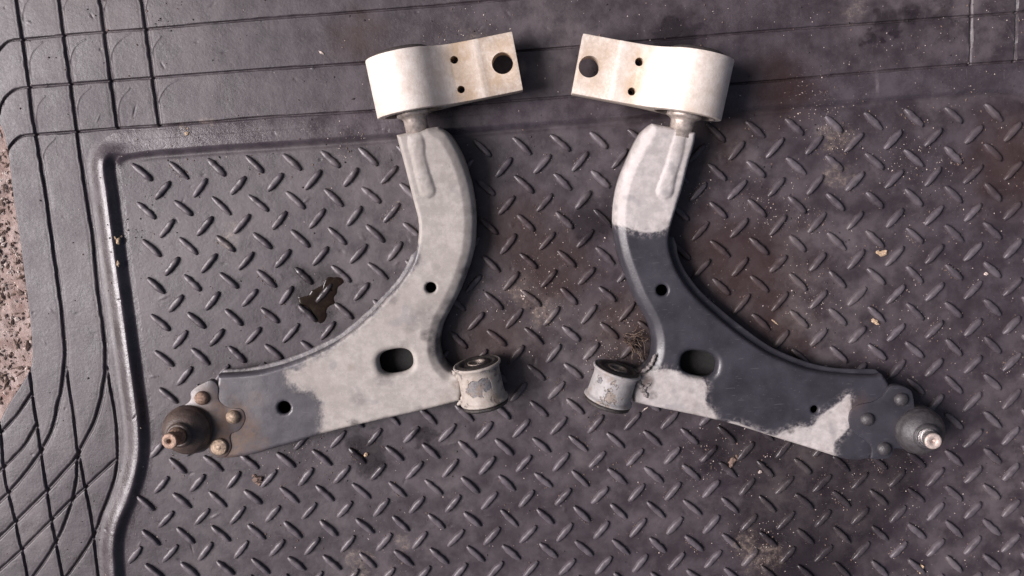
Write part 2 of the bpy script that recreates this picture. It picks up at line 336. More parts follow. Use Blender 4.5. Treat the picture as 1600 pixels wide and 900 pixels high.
# tensor grid, finest where the border is
def axis(segs):
    out = [segs[0][0]]
    for a, b, s in segs: n = max(1, int(round((b - a) / s))); out += list(np.linspace(a, b, n + 1)[1:])
    return np.array(out)
xl = -.56
gx = axis([(xl, -.322, .00068), (-.322, .40, .0014), (.40, .475, .0007), (.475, .53, .0014), (.53, .62, .003)])
gy = axis([(-.32, -.25, .003), (-.25, .152, .00105), (.152, .33, .00068), (.33, .38, .003)])
X, Y = np.meshgrid(gx, gy); NY, NX = X.shape
def field(poly, cap):
    """distance to a polyline on the tensor grid, windowed per segment; also arc coordinate"""
    D = np.full(X.shape, cap, float)
    for (ax, ay), (bx, by) in zip(poly[:-1], poly[1:]):
        i0, i1 = np.searchsorted(gx, [min(ax, bx) - cap, max(ax, bx) + cap]); j0, j1 = np.searchsorted(gy, [min(ay, by) - cap, max(ay, by) + cap])
        if i1 <= i0 or j1 <= j0: continue
        xx = X[j0:j1, i0:i1] - ax; yy = Y[j0:j1, i0:i1] - ay; dx, dy = bx - ax, by - ay; L = dx * dx + dy * dy
        if L < 1e-14: continue
        tt = np.clip((xx * dx + yy * dy) / L, 0, 1); dd = np.hypot(xx - tt * dx, yy - tt * dy)
        D[j0:j1, i0:i1] = np.minimum(D[j0:j1, i0:i1], dd)
    return D
crestW = W(cr(crest, 6), .004)
innerpoly = crestW + [tuple(at(1680, 1500)[:2]), tuple(at(170, 1500)[:2])]
Q = np.c_[X.ravel(), Y.ravel()]
ins = inside(Q, innerpoly).reshape(X.shape)
dc = field(crestW, .03); sdc = np.where(ins, dc, -dc)      # >0 towards the treaded floor
edgeW = W(cr(edge, 5), HB)
outpoly = edgeW + [(-1.0, at(-14, 680)[1]), (-1.0, at(-6, 190)[1])]
off = inside(Q, outpoly).reshape(X.shape); de = field(edgeW, .02)
# bead: full height along the left side, low and flat along the top
side = 1 - sstep(Y + (X + .36) * .35, .135, .162); side = np.where(X > .3, .25, side)
Hc = HB + .0010 + .0043 * side
wo = .0170; wi = .0085
zb = np.where(sdc < 0, HB + (Hc - HB) * (0.5 + 0.5 * np.cos(np.pi * np.clip(-sdc / wo, 0, 1))),
     Hc * (0.5 + 0.5 * np.cos(np.pi * np.clip(sdc / np.where(side > .5, wi, .014), 0, 1))))
flat = (1 - side) * np.where(sdc > 0, 1, 0)
zt_ = Hc * (1 - sstep(sdc, .0095, .0150)) - .0008 * np.exp(-((sdc - .0165) / .002) ** 2)
zb = np.where(sdc > 0, zb * (1 - flat) + zt_ * flat, zb)
Z = zb + .0007 * (vnoise(X * 14, Y * 14, 2) - .5) + .00018 * (vnoise(X * 70, Y * 70, 4) - .5)
groove_mask = np.zeros(X.shape, bool)
for hw, pts in grooves:
    hw *= .00116; g = W(cr(pts, 5), HB); D = field(g, .006); wob = hw * (1 + .35 * (vnoise(X * 160, Y * 160, 9) - .5))
    Z -= .0021 * (1 - sstep(D, wob * .45, wob * 1.15)) * (~ins)
    Z -= .0005 * np.exp(-(D / (hw * 2.0)) ** 2) * (~ins)
    Z += .00022 * np.exp(-((D - wob * 1.5) / .0007) ** 2) * (~ins)
    groove_mask |= (D < hw * 1.0)
for pts in arcs:
    D = field(W(cr(pts, 4), HB), .004); Z += .00032 * np.exp(-(D / .00055) ** 2)
# small nicks and pits in the rubber
for k in range(260):
    cx = rng.uniform(-.52, .5); cy = rng.uniform(-.27, .30); a = rng.uniform(0, 3.14); L = rng.uniform(.0008, .004); dep = rng.uniform(.0003, .0008) * rng.choice([-1, -1, 1])
    i0, i1 = np.searchsorted(gx, [cx - .008, cx + .008]); j0, j1 = np.searchsorted(gy, [cy - .008, cy + .008])
    u = (X[j0:j1, i0:i1] - cx) * math.cos(a) + (Y[j0:j1, i0:i1] - cy) * math.sin(a); v = -(X[j0:j1, i0:i1] - cx) * math.sin(a) + (Y[j0:j1, i0:i1] - cy) * math.cos(a)
    Z[j0:j1, i0:i1] += dep * np.exp(-(u / L) ** 2 - (v / .0007) ** 2)
# outer rim rounds down
Z = np.where(~off, Z - .0045 * (1 - sstep(de, -.0002, .0022)), -.02)
def mat_z(x, y):
    i = min(max(np.searchsorted(gx, x), 0), NX - 1); j = min(max(np.searchsorted(gy, y), 0), NY - 1); return float(max(Z[j, i], -.006))
vid = np.arange(X.size).reshape(X.shape)
quads = np.stack([vid[:-1, :-1], vid[:-1, 1:], vid[1:, 1:], vid[1:, :-1]], -1)
mid = lambda A: (A[:-1, :-1] + A[1:, 1:]) / 2
ok = ~(off[:-1, :-1] & off[1:, 1:] & off[:-1, 1:] & off[1:, :-1])
Vall = np.c_[X.ravel(), Y.ravel(), Z.ravel()]
sd_m = mid(sdc); region = np.full(ok.shape, 0)             # 1 treaded floor, 2 bead, 3.. border panels, 0 groove bed
region[sd_m > .0135] = 1; region[(sd_m <= .0135) & (sd_m > -.0115)] = 2
bord = (region == 0) & ok
gm = groove_mask[:-1, :-1] | groove_mask[1:, 1:]
free = bord & ~gm; lab = np.zeros(ok.shape, np.int32)
fr = free.tolist(); seen = [[False] * free.shape[1] for _ in range(free.shape[0])]; comps = []
for j0 in range(0, free.shape[0]):
    row = fr[j0]; srow = seen[j0]
    for i0 in range(0, free.shape[1]):
        if row[i0] and not srow[i0]:
            st = [(j0, i0)]; seen[j0][i0] = True; cells = []
            while st:
                j, i = st.pop(); cells.append((j, i))
                for a, b in ((j + 1, i), (j - 1, i), (j, i + 1), (j, i - 1)):
                    if 0 <= a < free.shape[0] and 0 <= b < free.shape[1] and fr[a][b] and not seen[a][b]: seen[a][b] = True; st.append((a, b))
            if len(cells) > 60: comps.append(cells)
def submesh(name, facemask, parent, mat=None):
    Fs = quads[facemask]; u, inv = np.unique(Fs, return_inverse=True)
    return link(name, mesh_np(name, Vall[u], inv.reshape(Fs.shape), mat or M_RUB), parent)
paneled = np.zeros(ok.shape, bool)
for cells in comps:
    c = np.array(cells); m = np.zeros(ok.shape, bool); m[c[:, 0], c[:, 1]] = True; paneled |= m
    submesh('border_panel', m, mat_root)
submesh('groove_bed', bord & ~paneled, mat_root)
submesh('raised_bead', (region == 2) & ok, mat_root, M_BEAD)
submesh('treaded_floor', (region == 1) & ok, mat_root)
# tread bars: low lens-shaped ribs on a square lattice, alternately leaning left and right
def bar_mesh(name, seed, L=.0218, Wd=.0058, H=.0034):
    r = random.Random(seed); bm = bmesh.new(); n = 9; rows = []
    for i in range(n):
        s = -1 + 2 * i / (n - 1); wv = Wd / 2 * (1 - abs(s) ** 2.6 * .56) * (1 + r.uniform(-.10, .10)); x = s * L / 2; hh = H * (1 - abs(s) ** 6 * .45) * (1 + r.uniform(-.09, .09)); jy = r.uniform(-1, 1) * .0002
        rows.append([bm.verts.new((x, jy + wv * k, z)) for k, z in ((-1.12, -.0008), (-1.0, hh * .30), (-.86, hh * .78), (-.50, hh), (.50, hh * 1.0), (.86, hh * .78), (1.0, hh * .30), (1.12, -.0008))])
    for a, b in zip(rows, rows[1:]):
        for k in range(7): bm.faces.new((a[k], b[k], b[k + 1], a[k + 1]))
    for e in (rows[0], rows[-1]): bm.faces.new(e)
    bmesh.ops.recalc_face_normals(bm, faces=bm.faces); me = bpy.data.meshes.new(name); bm.to_mesh(me); bm.free(); me.materials.append(M_BAR)
    me.polygons.foreach_set('use_smooth', [True] * len(me.polygons)); me.set_sharp_from_angle(angle=R_(62)); return me
bars = [bar_mesh('tread_bar', k) for k in range(6)]
P0 = .035; spots = []
for r in range(0, 15):
    for c in range(-3, 25):
        for h in (0, .5):
            cc, rr = c + h, r + h; x = (cc - 10.5) * P0; y = -(rr - 4) * P0
            ins1 = inside(np.array([[x, y]]), innerpoly)[0]
            if not ins1 or seg_dist(np.array([[x, y]]), crestW)[0] < .0150 or rr < 0: continue
            spots.append((x, y, 1 if h else -1))
vis = []
for s in spots:
    c = CAM_R.transposed() @ (Vector((s[0], s[1], 0)) - CAM_L); px = 800 + F_PX * c.x / -c.z; py = 450 - F_PX * c.y / -c.z
    infr = -12 < px < 1612 and -12 < py < 912
    vis.append((0 if infr else 1, abs(c.z) , px, py, s))
ARM_ZONES = []   # filled below, bars hidden beneath the arms rank last
def bar_matrix(s, k):
    r = random.Random(k * 13 + 5)
    M = Matrix.Translation((s[0] + r.uniform(-.0005, .0005), s[1] + r.uniform(-.0005, .0005), mat_z(s[0], s[1]))) @ Matrix.Rotation(s[2] * R_(46) + r.uniform(-.05, .05), 4, 'Z')
    return M @ Matrix.Diagonal((r.uniform(.95, 1.06), r.uniform(.92, 1.1), r.uniform(.85, 1.1), 1))

# ------------------------------------------------------------------ stamped arms
def blobs(Q, lst):
    """lst: (px,py,radius m, strength) -> float field"""
    f = np.zeros(len(Q))
    for px, py, r, s in lst:
        c = np.array(at(px, py, ZT)[:2]); dd = np.hypot(*(Q - c).T) * (1 + .5 * (vnoise(Q[:, 0] * 160 + px, Q[:, 1] * 160 + py, 1) - .5))
        f = np.maximum(f, s * (1 - sstep(dd, r * .45, r * 1.3)))
    return f
ZT, ZEND = .0270, .0405
YA, YB = at(700, 340, .028)[1], at(700, 205, .04)[1]
def ztop(y): return ZT + (ZEND - ZT) * float(sstep(np.array(y), YA, YB))
def at_top(px, py):
    z = ZT
    for _ in range(5): z = ztop(at(px, py, z)[1])
    return at(px, py, z)
def build_plate(name, parent, outline, holes, slot, inner, bumps, dips, mat, darkpolys, lightpolys, rust, grime, zbot=.003):
    ol = [tuple(at_top(*p)[:2]) for p in outline]
    hs = [[tuple(at_top(*p)[:2]) for p in h] for h in holes]
    olA = np.array(ol); lo = olA.min(0); hi = olA.max(0); s = .00125
    gx_, gy_ = np.meshgrid(np.arange(lo[0], hi[0], s), np.arange(lo[1], hi[1], s * .866)); gx_[1::2] += s / 2
    G = np.c_[gx_.ravel(), gy_.ravel()]; G = G[inside(G, ol)]; de_ = seg_dist(G, ol, True); G = G[de_ > .0007]
    for h in hs: G = G[~inside(G, h)]; G = G[seg_dist(G, h, True) > .0007]
    verts = list(ol); loops = [list(range(len(ol)))]
    for h in hs: loops.append(list(range(len(verts), len(verts) + len(h)))); verts += h
    edges = [(l[i], l[(i + 1) % len(l)]) for l in loops for i in range(len(l))]
    verts += [tuple(g) for g in G]
    ov, oe, of, vo, eo, fo = delaunay_2d_cdt([Vector(v) for v in verts], edges, [], 0, 1e-7)
    V2 = np.array([tuple(v) for v in ov]); Ft = np.array([f[:3] for f in of]); cen = V2[Ft].mean(1)
    m = inside(cen, ol)
    for h in hs: m &= ~inside(cen, h)
    Ft = Ft[m]; back = {}
    for i, l in enumerate(vo):
        for q_ in l: back[q_] = i
    d_o = seg_dist(V2, ol, True); rr = .0034
    def fall(d, r): return r * (1 - np.sqrt(np.clip(1 - (1 - np.clip(d / r, 0, 1)) ** 2, 0, 1)))
    Zv = np.array([ztop(y) for y in V2[:, 1]]) - fall(d_o, rr)
    for h, rad in zip(hs, slot):
        Zv -= fall(seg_dist(V2, h, True), rad) * (.75 if rad > .004 else .6)
    innW = [tuple(at_top(*p)[:2]) for p in cr(inner, 5)]; di = seg_dist(V2, innW)
    Zv -= .0050 * np.clip(1 - di / .0095, 0, 1) ** 1.2
    for pts, rad, hgt in bumps:
        B = cr(pts, 1.5); best = np.zeros(len(V2))
        for q_, (bx, by) in enumerate(B):
            f_ = q_ / (len(B) - 1); r_ = np.interp(f_, *rad) * (1 + .05 * math.sin(q_ * 1.9)); c_ = np.array(at_top(bx, by)[:2]); dd = np.hypot(*(V2 - c_).T)
            best = np.maximum(best, np.interp(f_, *hgt) * np.clip(1 - (dd / r_) ** 2, 0, 1) ** .55)
        Zv += best * (1 + .16 * (vnoise(V2[:, 0] * 420, V2[:, 1] * 420, 8) - .5)) * sstep(d_o, 0, .003)
    for px, py, r, hgt in dips:
        c = np.array(at_top(px, py)[:2]); Zv += hgt * np.exp(-((V2 - c) ** 2).sum(1) / r ** 2) * sstep(d_o, 0, .004)
    Zv += .0004 * (vnoise(V2[:, 0] * 45, V2[:, 1] * 45, 11) - .5) * sstep(d_o, 0, .004)
    V = np.c_[V2, Zv]; faces = [tuple(f) for f in Ft]; Vl = [tuple(v) for v in V]; src = list(range(len(Vl)))
    area = sum(ol[i][0] * ol[(i + 1) % len(ol)][1] - ol[(i + 1) % len(ol)][0] * ol[i][1] for i in range(len(ol)))
    def skirt(loop, depths, hole):
        ids = [back[i] for i in loop]; P = V2[ids]; n = len(ids)
        tg = np.roll(P, -1, 0) - np.roll(P, 1, 0); nr = np.c_[tg[:, 1], -tg[:, 0]]; nr /= np.linalg.norm(nr, axis=1)[:, None] + 1e-12
        a_ = (P[:, 0] * np.roll(P[:, 1], -1) - np.roll(P[:, 0], -1) * P[:, 1]).sum()
        if (a_ < 0): nr = -nr                      # outward
        prev = ids
        for dz, outw in depths:
            ring = []
            for i in range(n):
                z = max(zbot, Vl[ids[i]][2] + dz) if not hole else Vl[ids[i]][2] + dz
                Vl.append((P[i][0] + nr[i][0] * outw, P[i][1] + nr[i][1] * outw, z)); src.append(ids[i]); ring.append(len(Vl) - 1)
            for i in range(n): k = (i + 1) % n; faces.append((prev[i], ring[i], ring[k])); faces.append((prev[i], ring[k], prev[k]))
            prev = ring
    skirt(loops[0], [(-.0016, .0004), (-.008, .0006), (-.06, .0006), (-.06, -.002)], False)
    for l, rad in zip(loops[1:], slot): skirt(l, [(-.0015, -.0003), (-.0045 if rad > .004 else -.003, -.0004), (-.0045 if rad > .004 else -.003, .0025)], True)
    me = mesh_np(name, np.array(Vl), np.array(faces), mat)
    bm = bmesh.new(); bm.from_mesh(me); bmesh.ops.recalc_face_normals(bm, faces=bm.faces); bm.to_mesh(me); bm.free()
    src = np.array(src); S = V2[src]
    sd_ = np.full(len(S), -.02)
    for poly in darkpolys:
        pw = [tuple(at_top(*p)[:2]) for p in poly]; dd = np.minimum(seg_dist(S, pw, True), .02); sd_ = np.maximum(sd_, np.where(inside(S, pw), dd, -dd))
    for poly in lightpolys:
        pw = [tuple(at_top(*p)[:2]) for p in poly]; dd = np.minimum(seg_dist(S, pw, True), .02); sd_ = np.minimum(sd_, np.where(inside(S, pw), -dd, dd))
    for nm, arr in (('sd', sd_), ('rust', blobs(S, rust)), ('grime', blobs(S, grime))):
        a = me.attributes.new(nm, 'FLOAT', 'POINT'); a.data.foreach_set('value', arr.astype(np.float32))
    return link(name, me, parent), ol
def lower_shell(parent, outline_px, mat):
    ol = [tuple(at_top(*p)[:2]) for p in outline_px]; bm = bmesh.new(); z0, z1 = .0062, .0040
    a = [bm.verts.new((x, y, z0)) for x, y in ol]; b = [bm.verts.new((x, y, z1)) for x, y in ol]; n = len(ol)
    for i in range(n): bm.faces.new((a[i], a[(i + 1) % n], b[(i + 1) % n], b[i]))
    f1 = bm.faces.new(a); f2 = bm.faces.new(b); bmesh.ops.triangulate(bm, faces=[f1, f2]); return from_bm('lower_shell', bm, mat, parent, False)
def circ(cx, cy, r, n=22): return [(cx + r * math.cos(2 * math.pi * i / n), cy + r * math.sin(2 * math.pi * i / n)) for i in range(n)]
def slotloop(cx, cy, w, h, ang, n=56, e=2.6):
    out = []; a0 = math.radians(ang)
    for i in range(n):
        t_ = 2 * math.pi * i / n; x = math.copysign(abs(math.cos(t_)) ** (2 / e), math.cos(t_)) * w / 2; y = math.copysign(abs(math.sin(t_)) ** (2 / e), math.sin(t_)) * h / 2
        out.append((cx + x * math.cos(a0) - y * math.sin(a0), cy + x * math.sin(a0) + y * math.cos(a0)))
    return out
def ribbon(name, pts, z, width, parent, mat, side=1, thick=.0026, sdval=0.02):
    """flat flange strip whose outer rim follows pts"""
    P = np.array([tuple(at(x, y, z)[:2]) for x, y in cr(pts, 2.5)]); tg = np.gradient(P, axis=0); tg /= np.linalg.norm(tg, axis=1)[:, None]
    nr = np.c_[-tg[:, 1], tg[:, 0]] * side; bm = bmesh.new(); rows = []
    for i, (p, nn) in enumerate(zip(P, nr)):
        u = i / (len(P) - 1); taper = min(1, u / .03, (1 - u) / .03) if True else 1; zz = z + .0004 * (vnoise(np.array([i * .15]), np.array([1.]), 2)[0] - .5)
        prof = [(-width, zz), (-.0012, zz), (-.0004, zz - .0004), (0, zz - .0010), (-.0003, zz - thick), (-width, zz - thick)]
        rows.append([bm.verts.new((p[0] + nn[0] * (a if a < -.002 else a - .004 * (1 - taper)), p[1] + nn[1] * (a if a < -.002 else a - .004 * (1 - taper)), b)) for a, b in prof])
    for a, b in zip(rows, rows[1:]):
        for k in range(6): bm.faces.new((a[k], b[k], b[(k + 1) % 6], a[(k + 1) % 6]))
    bm.faces.new(rows[0]); bm.faces.new(rows[-1])
    o = from_bm(name, bm, mat, parent, True, 40)
    for nm, v in (('sd', sdval), ('rust', 0.0), ('grime', 0.12)):
        a = o.data.attributes.new(nm, 'FLOAT', 'POINT'); a.data.foreach_set('value', [v] * len(o.data.vertices))
    return o
def slab(name, outline_px, z, thick, parent, mat, rust, grime, sdv=.02, bev=.0012):
    pts = [at(x, y, z) for x, y in outline_px]; bm = bmesh.new(); rings = []
    c = sum((Vector(p) for p in pts), Vector()) / len(pts); n = len(pts); P = np.array([tuple(p[:2]) for p in pts])
    tg = np.roll(P, -1, 0) - np.roll(P, 1, 0); nr = np.c_[tg[:, 1], -tg[:, 0]]; nr /= np.linalg.norm(nr, axis=1)[:, None]
    if (P[:, 0] * np.roll(P[:, 1], -1) - np.roll(P[:, 0], -1) * P[:, 1]).sum() < 0: nr = -nr
    for off_, dz in ((-bev, 0), (-bev * .3, -bev * .3), (0, -bev), (0, -thick)): rings.append([bm.verts.new((P[i][0] + nr[i][0] * off_, P[i][1] + nr[i][1] * off_, z + dz)) for i in range(n)])
    for a, b in zip(rings, rings[1:]):
        for i in range(n): bm.faces.new((a[i], a[(i + 1) % n], b[(i + 1) % n], b[i]))
    f = bm.faces.new(rings[0]); bmesh.ops.triangulate(bm, faces=[f])
    o = from_bm(name, bm, mat, parent, True, 35); S = np.array([tuple(v.co[:2]) for v in o.data.vertices])
    for nm, arr in (('sd', np.full(len(S), sdv)), ('rust', blobs(S, rust)), ('grime', blobs(S, grime))):
        a = o.data.attributes.new(nm, 'FLOAT', 'POINT'); a.data.foreach_set('value', arr.astype(np.float32))
    return o
def beads(name, pts, z, rad, parent, mat, seed=1, n=None):
    """irregular weld seam: a lumpy tube"""
    r = random.Random(seed); P = [at(x, y, z if not callable(z) else z(i)) for i, (x, y) in enumerate(cr(pts, 2.0))]; bm = bmesh.new(); rows = []; m = 10
    for i, p in enumerate(P):
        a = P[max(0, i - 1)]; b = P[min(len(P) - 1, i + 1)]; tg = (b - a).normalized(); up = Vector((0, 0, 1)); sd_ = tg.cross(up).normalized()
        k = min(1, i / 2.5 + .15, (len(P) - 1 - i) / 2.5 + .15) * (1 + .28 * math.sin(i * 1.7 + seed) + r.uniform(-.16, .16)); rows.append([bm.verts.new(p + (sd_ * math.cos(2 * math.pi * j / m) + up * .7 * math.sin(2 * math.pi * j / m)) * rad * k) for j in range(m)])
    for a, b in zip(rows, rows[1:]):
        for j in range(m): bm.faces.new((a[j], a[(j + 1) % m], b[(j + 1) % m], b[j]))
    bm.faces.new(rows[0]); bm.faces.new(rows[-1]); return from_bm(name, bm, mat, parent)
def rivet(p, r, h, parent, mat, name='rivet'):
    prof = [(r * 1.02, -.002), (r * 1.0, 0)] + [(r * math.cos(a), h * math.sin(a)) for a in [R_(x) for x in (12, 26, 40, 55, 70)]] + [(0, h)]
    return from_bm(name, lathe(prof, frame(p, (0, 0, 1)), 28, wob=.06), mat, parent)
def ball_joint(parent, base_px, zb_, tip_px, zt2, s, mboot, mstud, mend, mclip, ringside):
    p0 = at(*base_px, zb_); p1 = at(*tip_px, zt2); ax = p1 - p0; L = ax.length; M = frame(p0, ax)
    bj = from_bm('ball_joint', lathe([(0, -.020), (.016, -.020), (.0215, -.012), (.0225 * s, -.004), (.0225 * s, .0), (.019, .0015), (0, .0015)], M, 64), mclip, parent)
    boot = from_bm('rubber_boot', lathe([(.0195 * s, -.002), (.0218 * s, -.0012), (.0226 * s, .001), (.0226 * s, .0032), (.0219 * s, .0050), (.0210 * s, .0060), (.0209 * s, .0072), (.0192 * s, .0098), (.0184 * s, .0106), (.0160 * s, .0132), (.0128 * s, .0152), (.0106, .0160), (.0103, .0168), (.0108, .0176), (.0107, .0190), (.0098, .0200), (.0085, .0202), (.0076, .0192), (0, .0190)], M, 72, wob=.012), mboot, bj)
    from_bm('retaining_clip', lathe([(.0107, .0176), (.0113, .0180), (.0113, .0187), (.0107, .0191)], M, 48), mclip, bj)
    r = .0071
    st = from_bm('stud', lathe([(.0082, .017), (.0080, .0215), (.0076, L - .0125), (.0056, L - .0115), (.0054, L - .0092), (r * .93, L - .0080), (r, L - .0068), (r, L - .0012)], M, 40), mstud, bj)
    from_bm('stud_face', lathe([(r, L - .0012), (r * .92, L - .0002), (r * .86, L), (.0024, L), (.0019, L - .0010), (.0014, L - .0028), (0, L - .0036)], M, 40), mend, bj)
    return bj
def bush(parent, a_px, za, b_px, zb2, msl, r=.0193, inner_metal=M_SLV):
    a = at(*a_px, za); b = at(*b_px, zb2); ax = b - a; L = ax.length; M = frame(a, ax)
    root = from_bm('pivot_bushing', lathe([(r - .0022, .004), (r + .0012, -.0002), (r + .0022, .0002), (r + .0026, .0012), (r + .0020, .0026), (r + .0004, .0042), (r - .0001, .009), (r + .0003, L * .6), (r + .0006, L - .010), (r + .0010, L - .0076), (r + .0026, L - .0068), (r + .0028, L - .0050), (r + .0006, L - .004), (r - .003, L - .004)], M, 72, wob=.02), msl, parent)
    from_bm('rubber_end', lathe([(r + .0002, .0008), (r - .0020, -.0012), (r - .0044, -.0004), (r - .0056, .0012), (r - .0076, .0010), (r - .0088, -.0008), (r - .0104, -.0004), (r - .0110, .0008)], M, 60, wob=.03), M_BRN, root)
    from_bm('inner_sleeve', lathe([(r - .0108, .0010), (r - .0106, -.0010), (r - .0122, -.0012), (r - .0126, .0006), (r - .0130, .010), (0, .010)], M, 40, wob=.03), inner_metal, root)
    from_bm('rubber_foot', lathe([(r - .002, L - .0045), (r + .0010, L - .0038), (r + .0022, L - .0026), (r + .0016, L - .0006), (r - .004, L + .0006), (0, L + .0006)], M, 60, wob=.05), M_BRN, root)
    return root, M, L
def bracket(parent, C_px, zc, u_px, Lw, uo, holes, mirror):
    """cast strap bracket round a big rubber bushing. C: axis centre; u_px: a second point, where the strap ends"""
    c = at(*C_px, zc); e = at(*u_px, zc); u = (e - c); ulen = u.length; u.normalize(); up = Vector((0, 0, 1)); wv = up.cross(u) if not mirror else u.cross(up)
    wv = -wv if wv.y > 0 else wv                # towards the arm
    wv = (wv + Vector((0, 0, uo))).normalized(); up2 = u.cross(wv) ; up2 = up2 if up2.z > 0 else -up2
    M = Matrix((u, up2, wv)).transposed().to_4x4(); M.translation = c
    Rr = .0315; top = .0045; prof = []
    for a in range(300, 60, -8): prof.append((Rr * math.cos(R_(a)), Rr * math.sin(R_(a))))
    bl = [(.0175, .0262), (.0215, .0225), (.0255, .0178), (.0300, .0132), (.0350, .0098), (.0410, .0072), (.0480, .0055), (.0560, top + .0003)]
    prof += bl + [(.062, top), (.066, top), (.0675, top - .0007), (ulen - .002, top - .0007), (ulen, top - .0010), (ulen, -.0150), (ulen - .004, -.0160), (.050, -.0165), (.036, -.019), (.026, -.0235)]
    bm = bmesh.new(); lv = [bm.verts.new(M @ Vector((x, y, -Lw / 2))) for x, y in prof]; f = bm.faces.new(lv)
    ex = bmesh.ops.extrude_face_region(bm, geom=[f]); vv = [g for g in ex['geom'] if isinstance(g, bmesh.types.BMVert)]; bmesh.ops.translate(bm, verts=vv, vec=wv * Lw)
    bmesh.ops.recalc_face_normals(bm, faces=bm.faces)
    be = [e_ for e_ in bm.edges if len(e_.link_faces) == 2 and any(len(q.verts) > 6 for q in e_.link_faces)]
    bmesh.ops.bevel(bm, geom=be, offset=.0009, segments=2, affect='EDGES', profile=.5)
    o = from_bm('bushing_bracket', bm, M_ALU, parent)
    cut = bmesh.new()
    for (hx, hy, hr) in holes:
        p = at(hx, hy, zc + top); q_ = M.inverted() @ p; lathe([(0, -.04), (hr, -.04), (hr, .04), (0, .04)], M @ Matrix.Translation((q_.x, 0, q_.z)) @ Matrix.Rotation(R_(-90), 4, 'X'), 36, cut)
    lathe([(0, -Lw), (.0262, -Lw), (.0262, Lw), (0, Lw)], M, 64, cut)
    co = from_bm('cutter', cut, M_ALU)
    md = o.modifiers.new('b', 'BOOLEAN'); md.object = co; md.operation = 'DIFFERENCE'; md.solver = 'EXACT'
    bpy.context.view_layer.update(); dg = bpy.context.evaluated_depsgraph_get(); me = bpy.data.meshes.new_from_object(o.evaluated_get(dg)); o.modifiers.clear(); o.data = me; bpy.data.objects.remove(co)
    me.polygons.foreach_set('use_smooth', [True] * len(me.polygons)); me.set_sharp_from_angle(angle=R_(32))
    g = me.attributes.new('grime', 'FLOAT', 'POINT'); Mi = M.inverted()
    g.data.foreach_set('value', [max(0., min(1., (abs(((Mi @ v.co).z) / (Lw / 2)) - .93) * 9)) * .6 + (.16 if (Mi @ v.co).x > .066 else 0) for v in me.vertices])
    g2 = me.attributes.new('tan', 'FLOAT', 'POINT'); amt = 1.2 if not mirror else .6
    def tanv(p):
        hd = min([(p - (Mi @ at(hx, hy, zc + top))).xz.length / hr for hx, hy, hr in holes]); return min(1., amt * (math.exp(-((p.x - .050) / .011) ** 2) + .8 * math.exp(-((hd - 1) / .5) ** 2) + (.5 if p.x > .066 else 0)))
    g2.data.foreach_set('value', [tanv(Mi @ v.co) for v in me.vertices])
    h = Lw / 2
    from_bm('bushing_rubber', lathe([(0, -h - .0036), (.0150, -h - .0036), (.0205, -h - .0042), (.0236, -h - .0026), (.0262, -h + .0025), (.0262, h - .0045), (.0225, h - .0020), (.0175, h - .0035), (.0150, h - .001), (0, h - .001)], M, 64), M_BLK, o)
    from_bm('outer_sleeve', lathe([(.0245, h - .006), (.0245, h + .0004), (.0262, h + .0004), (.0262, h - .006)], M, 64), M_PIN, o)
    from_bm('mounting_pin', lathe([(0, -h - .0052), (.0075, -h - .0052), (.0085, -h - .004), (.0105, -h), (.0105, h - .002), (.0150, h - .002), (.0150, h + .0022), (.0128, h + .0032), (.0112, h + .0042), (.0102, h + .0060), (.0100, h + .019), (0, h + .019)], M, 48, wob=.01), M_PIN, o)
    return o, M

# ---- left arm
armL = thing('control_arm', 'pale chalky suspension arm with a dark outer end and rusty ball joint, on the left', 'suspension arm', at(600, 560, 0), 'pair of control arms on the mat')
outL = chain([(619, 211), (650, 204), (683, 197)],
 [(683, 197), (697, 206), (711, 227), (721, 247), (732, 280), (738, 307), (741, 335), (741, 355), (739, 385), (733, 410), (727, 428), (716, 456), (702, 484), (690, 507), (685, 526), (684, 549), (690, 568), (701, 580), (719, 589)],
 [(719, 589), (721, 608), (719, 627)],
 [(719, 627), (664, 641), (602, 655), (550, 667), (496, 681), (462, 692), (426, 702), (395, 711), (367, 716)],
 [(367, 716), (352, 717), (338, 716), (329, 709), (325, 698)],
 [(325, 698), (322, 665), (321, 640), (326, 620), (338, 598), (339, 587)],
 [(339, 587), (377, 585), (406, 581), (438, 573), (467, 563), (499, 549), (523, 536), (545, 521), (573, 497), (604, 465), (628, 437), (643, 412), (651, 388), (654, 362), (653, 342), (648, 322), (641, 295), (633, 263), (626, 237), (619, 211)], step=2.3)
innL = [(683, 197), (697, 206), (711, 227), (721, 247), (732, 280), (738, 307), (741, 335), (741, 355), (739, 385), (733, 410), (727, 428), (716, 456), (702, 484), (690, 507), (685, 526), (684, 549), (690, 568), (701, 580)]
darkL = [cr([(474, 540), (474, 571), (448, 582), (450, 594), (470, 608), (488, 611), (501, 628), (503, 657), (497, 700), (480, 740), (300, 760), (290, 560), (400, 560), (474, 540)], 6),
         cr([(640, 386), (652, 380), (660, 398), (648, 420), (610, 466), (560, 512), (500, 556), (440, 580), (430, 560), (560, 480)], 6, True)]
ltL = [cr([(656, 392), (664, 408), (640, 440), (600, 482), (555, 522), (510, 553), (476, 568), (500, 600), (640, 600), (700, 400)], 6, True)]
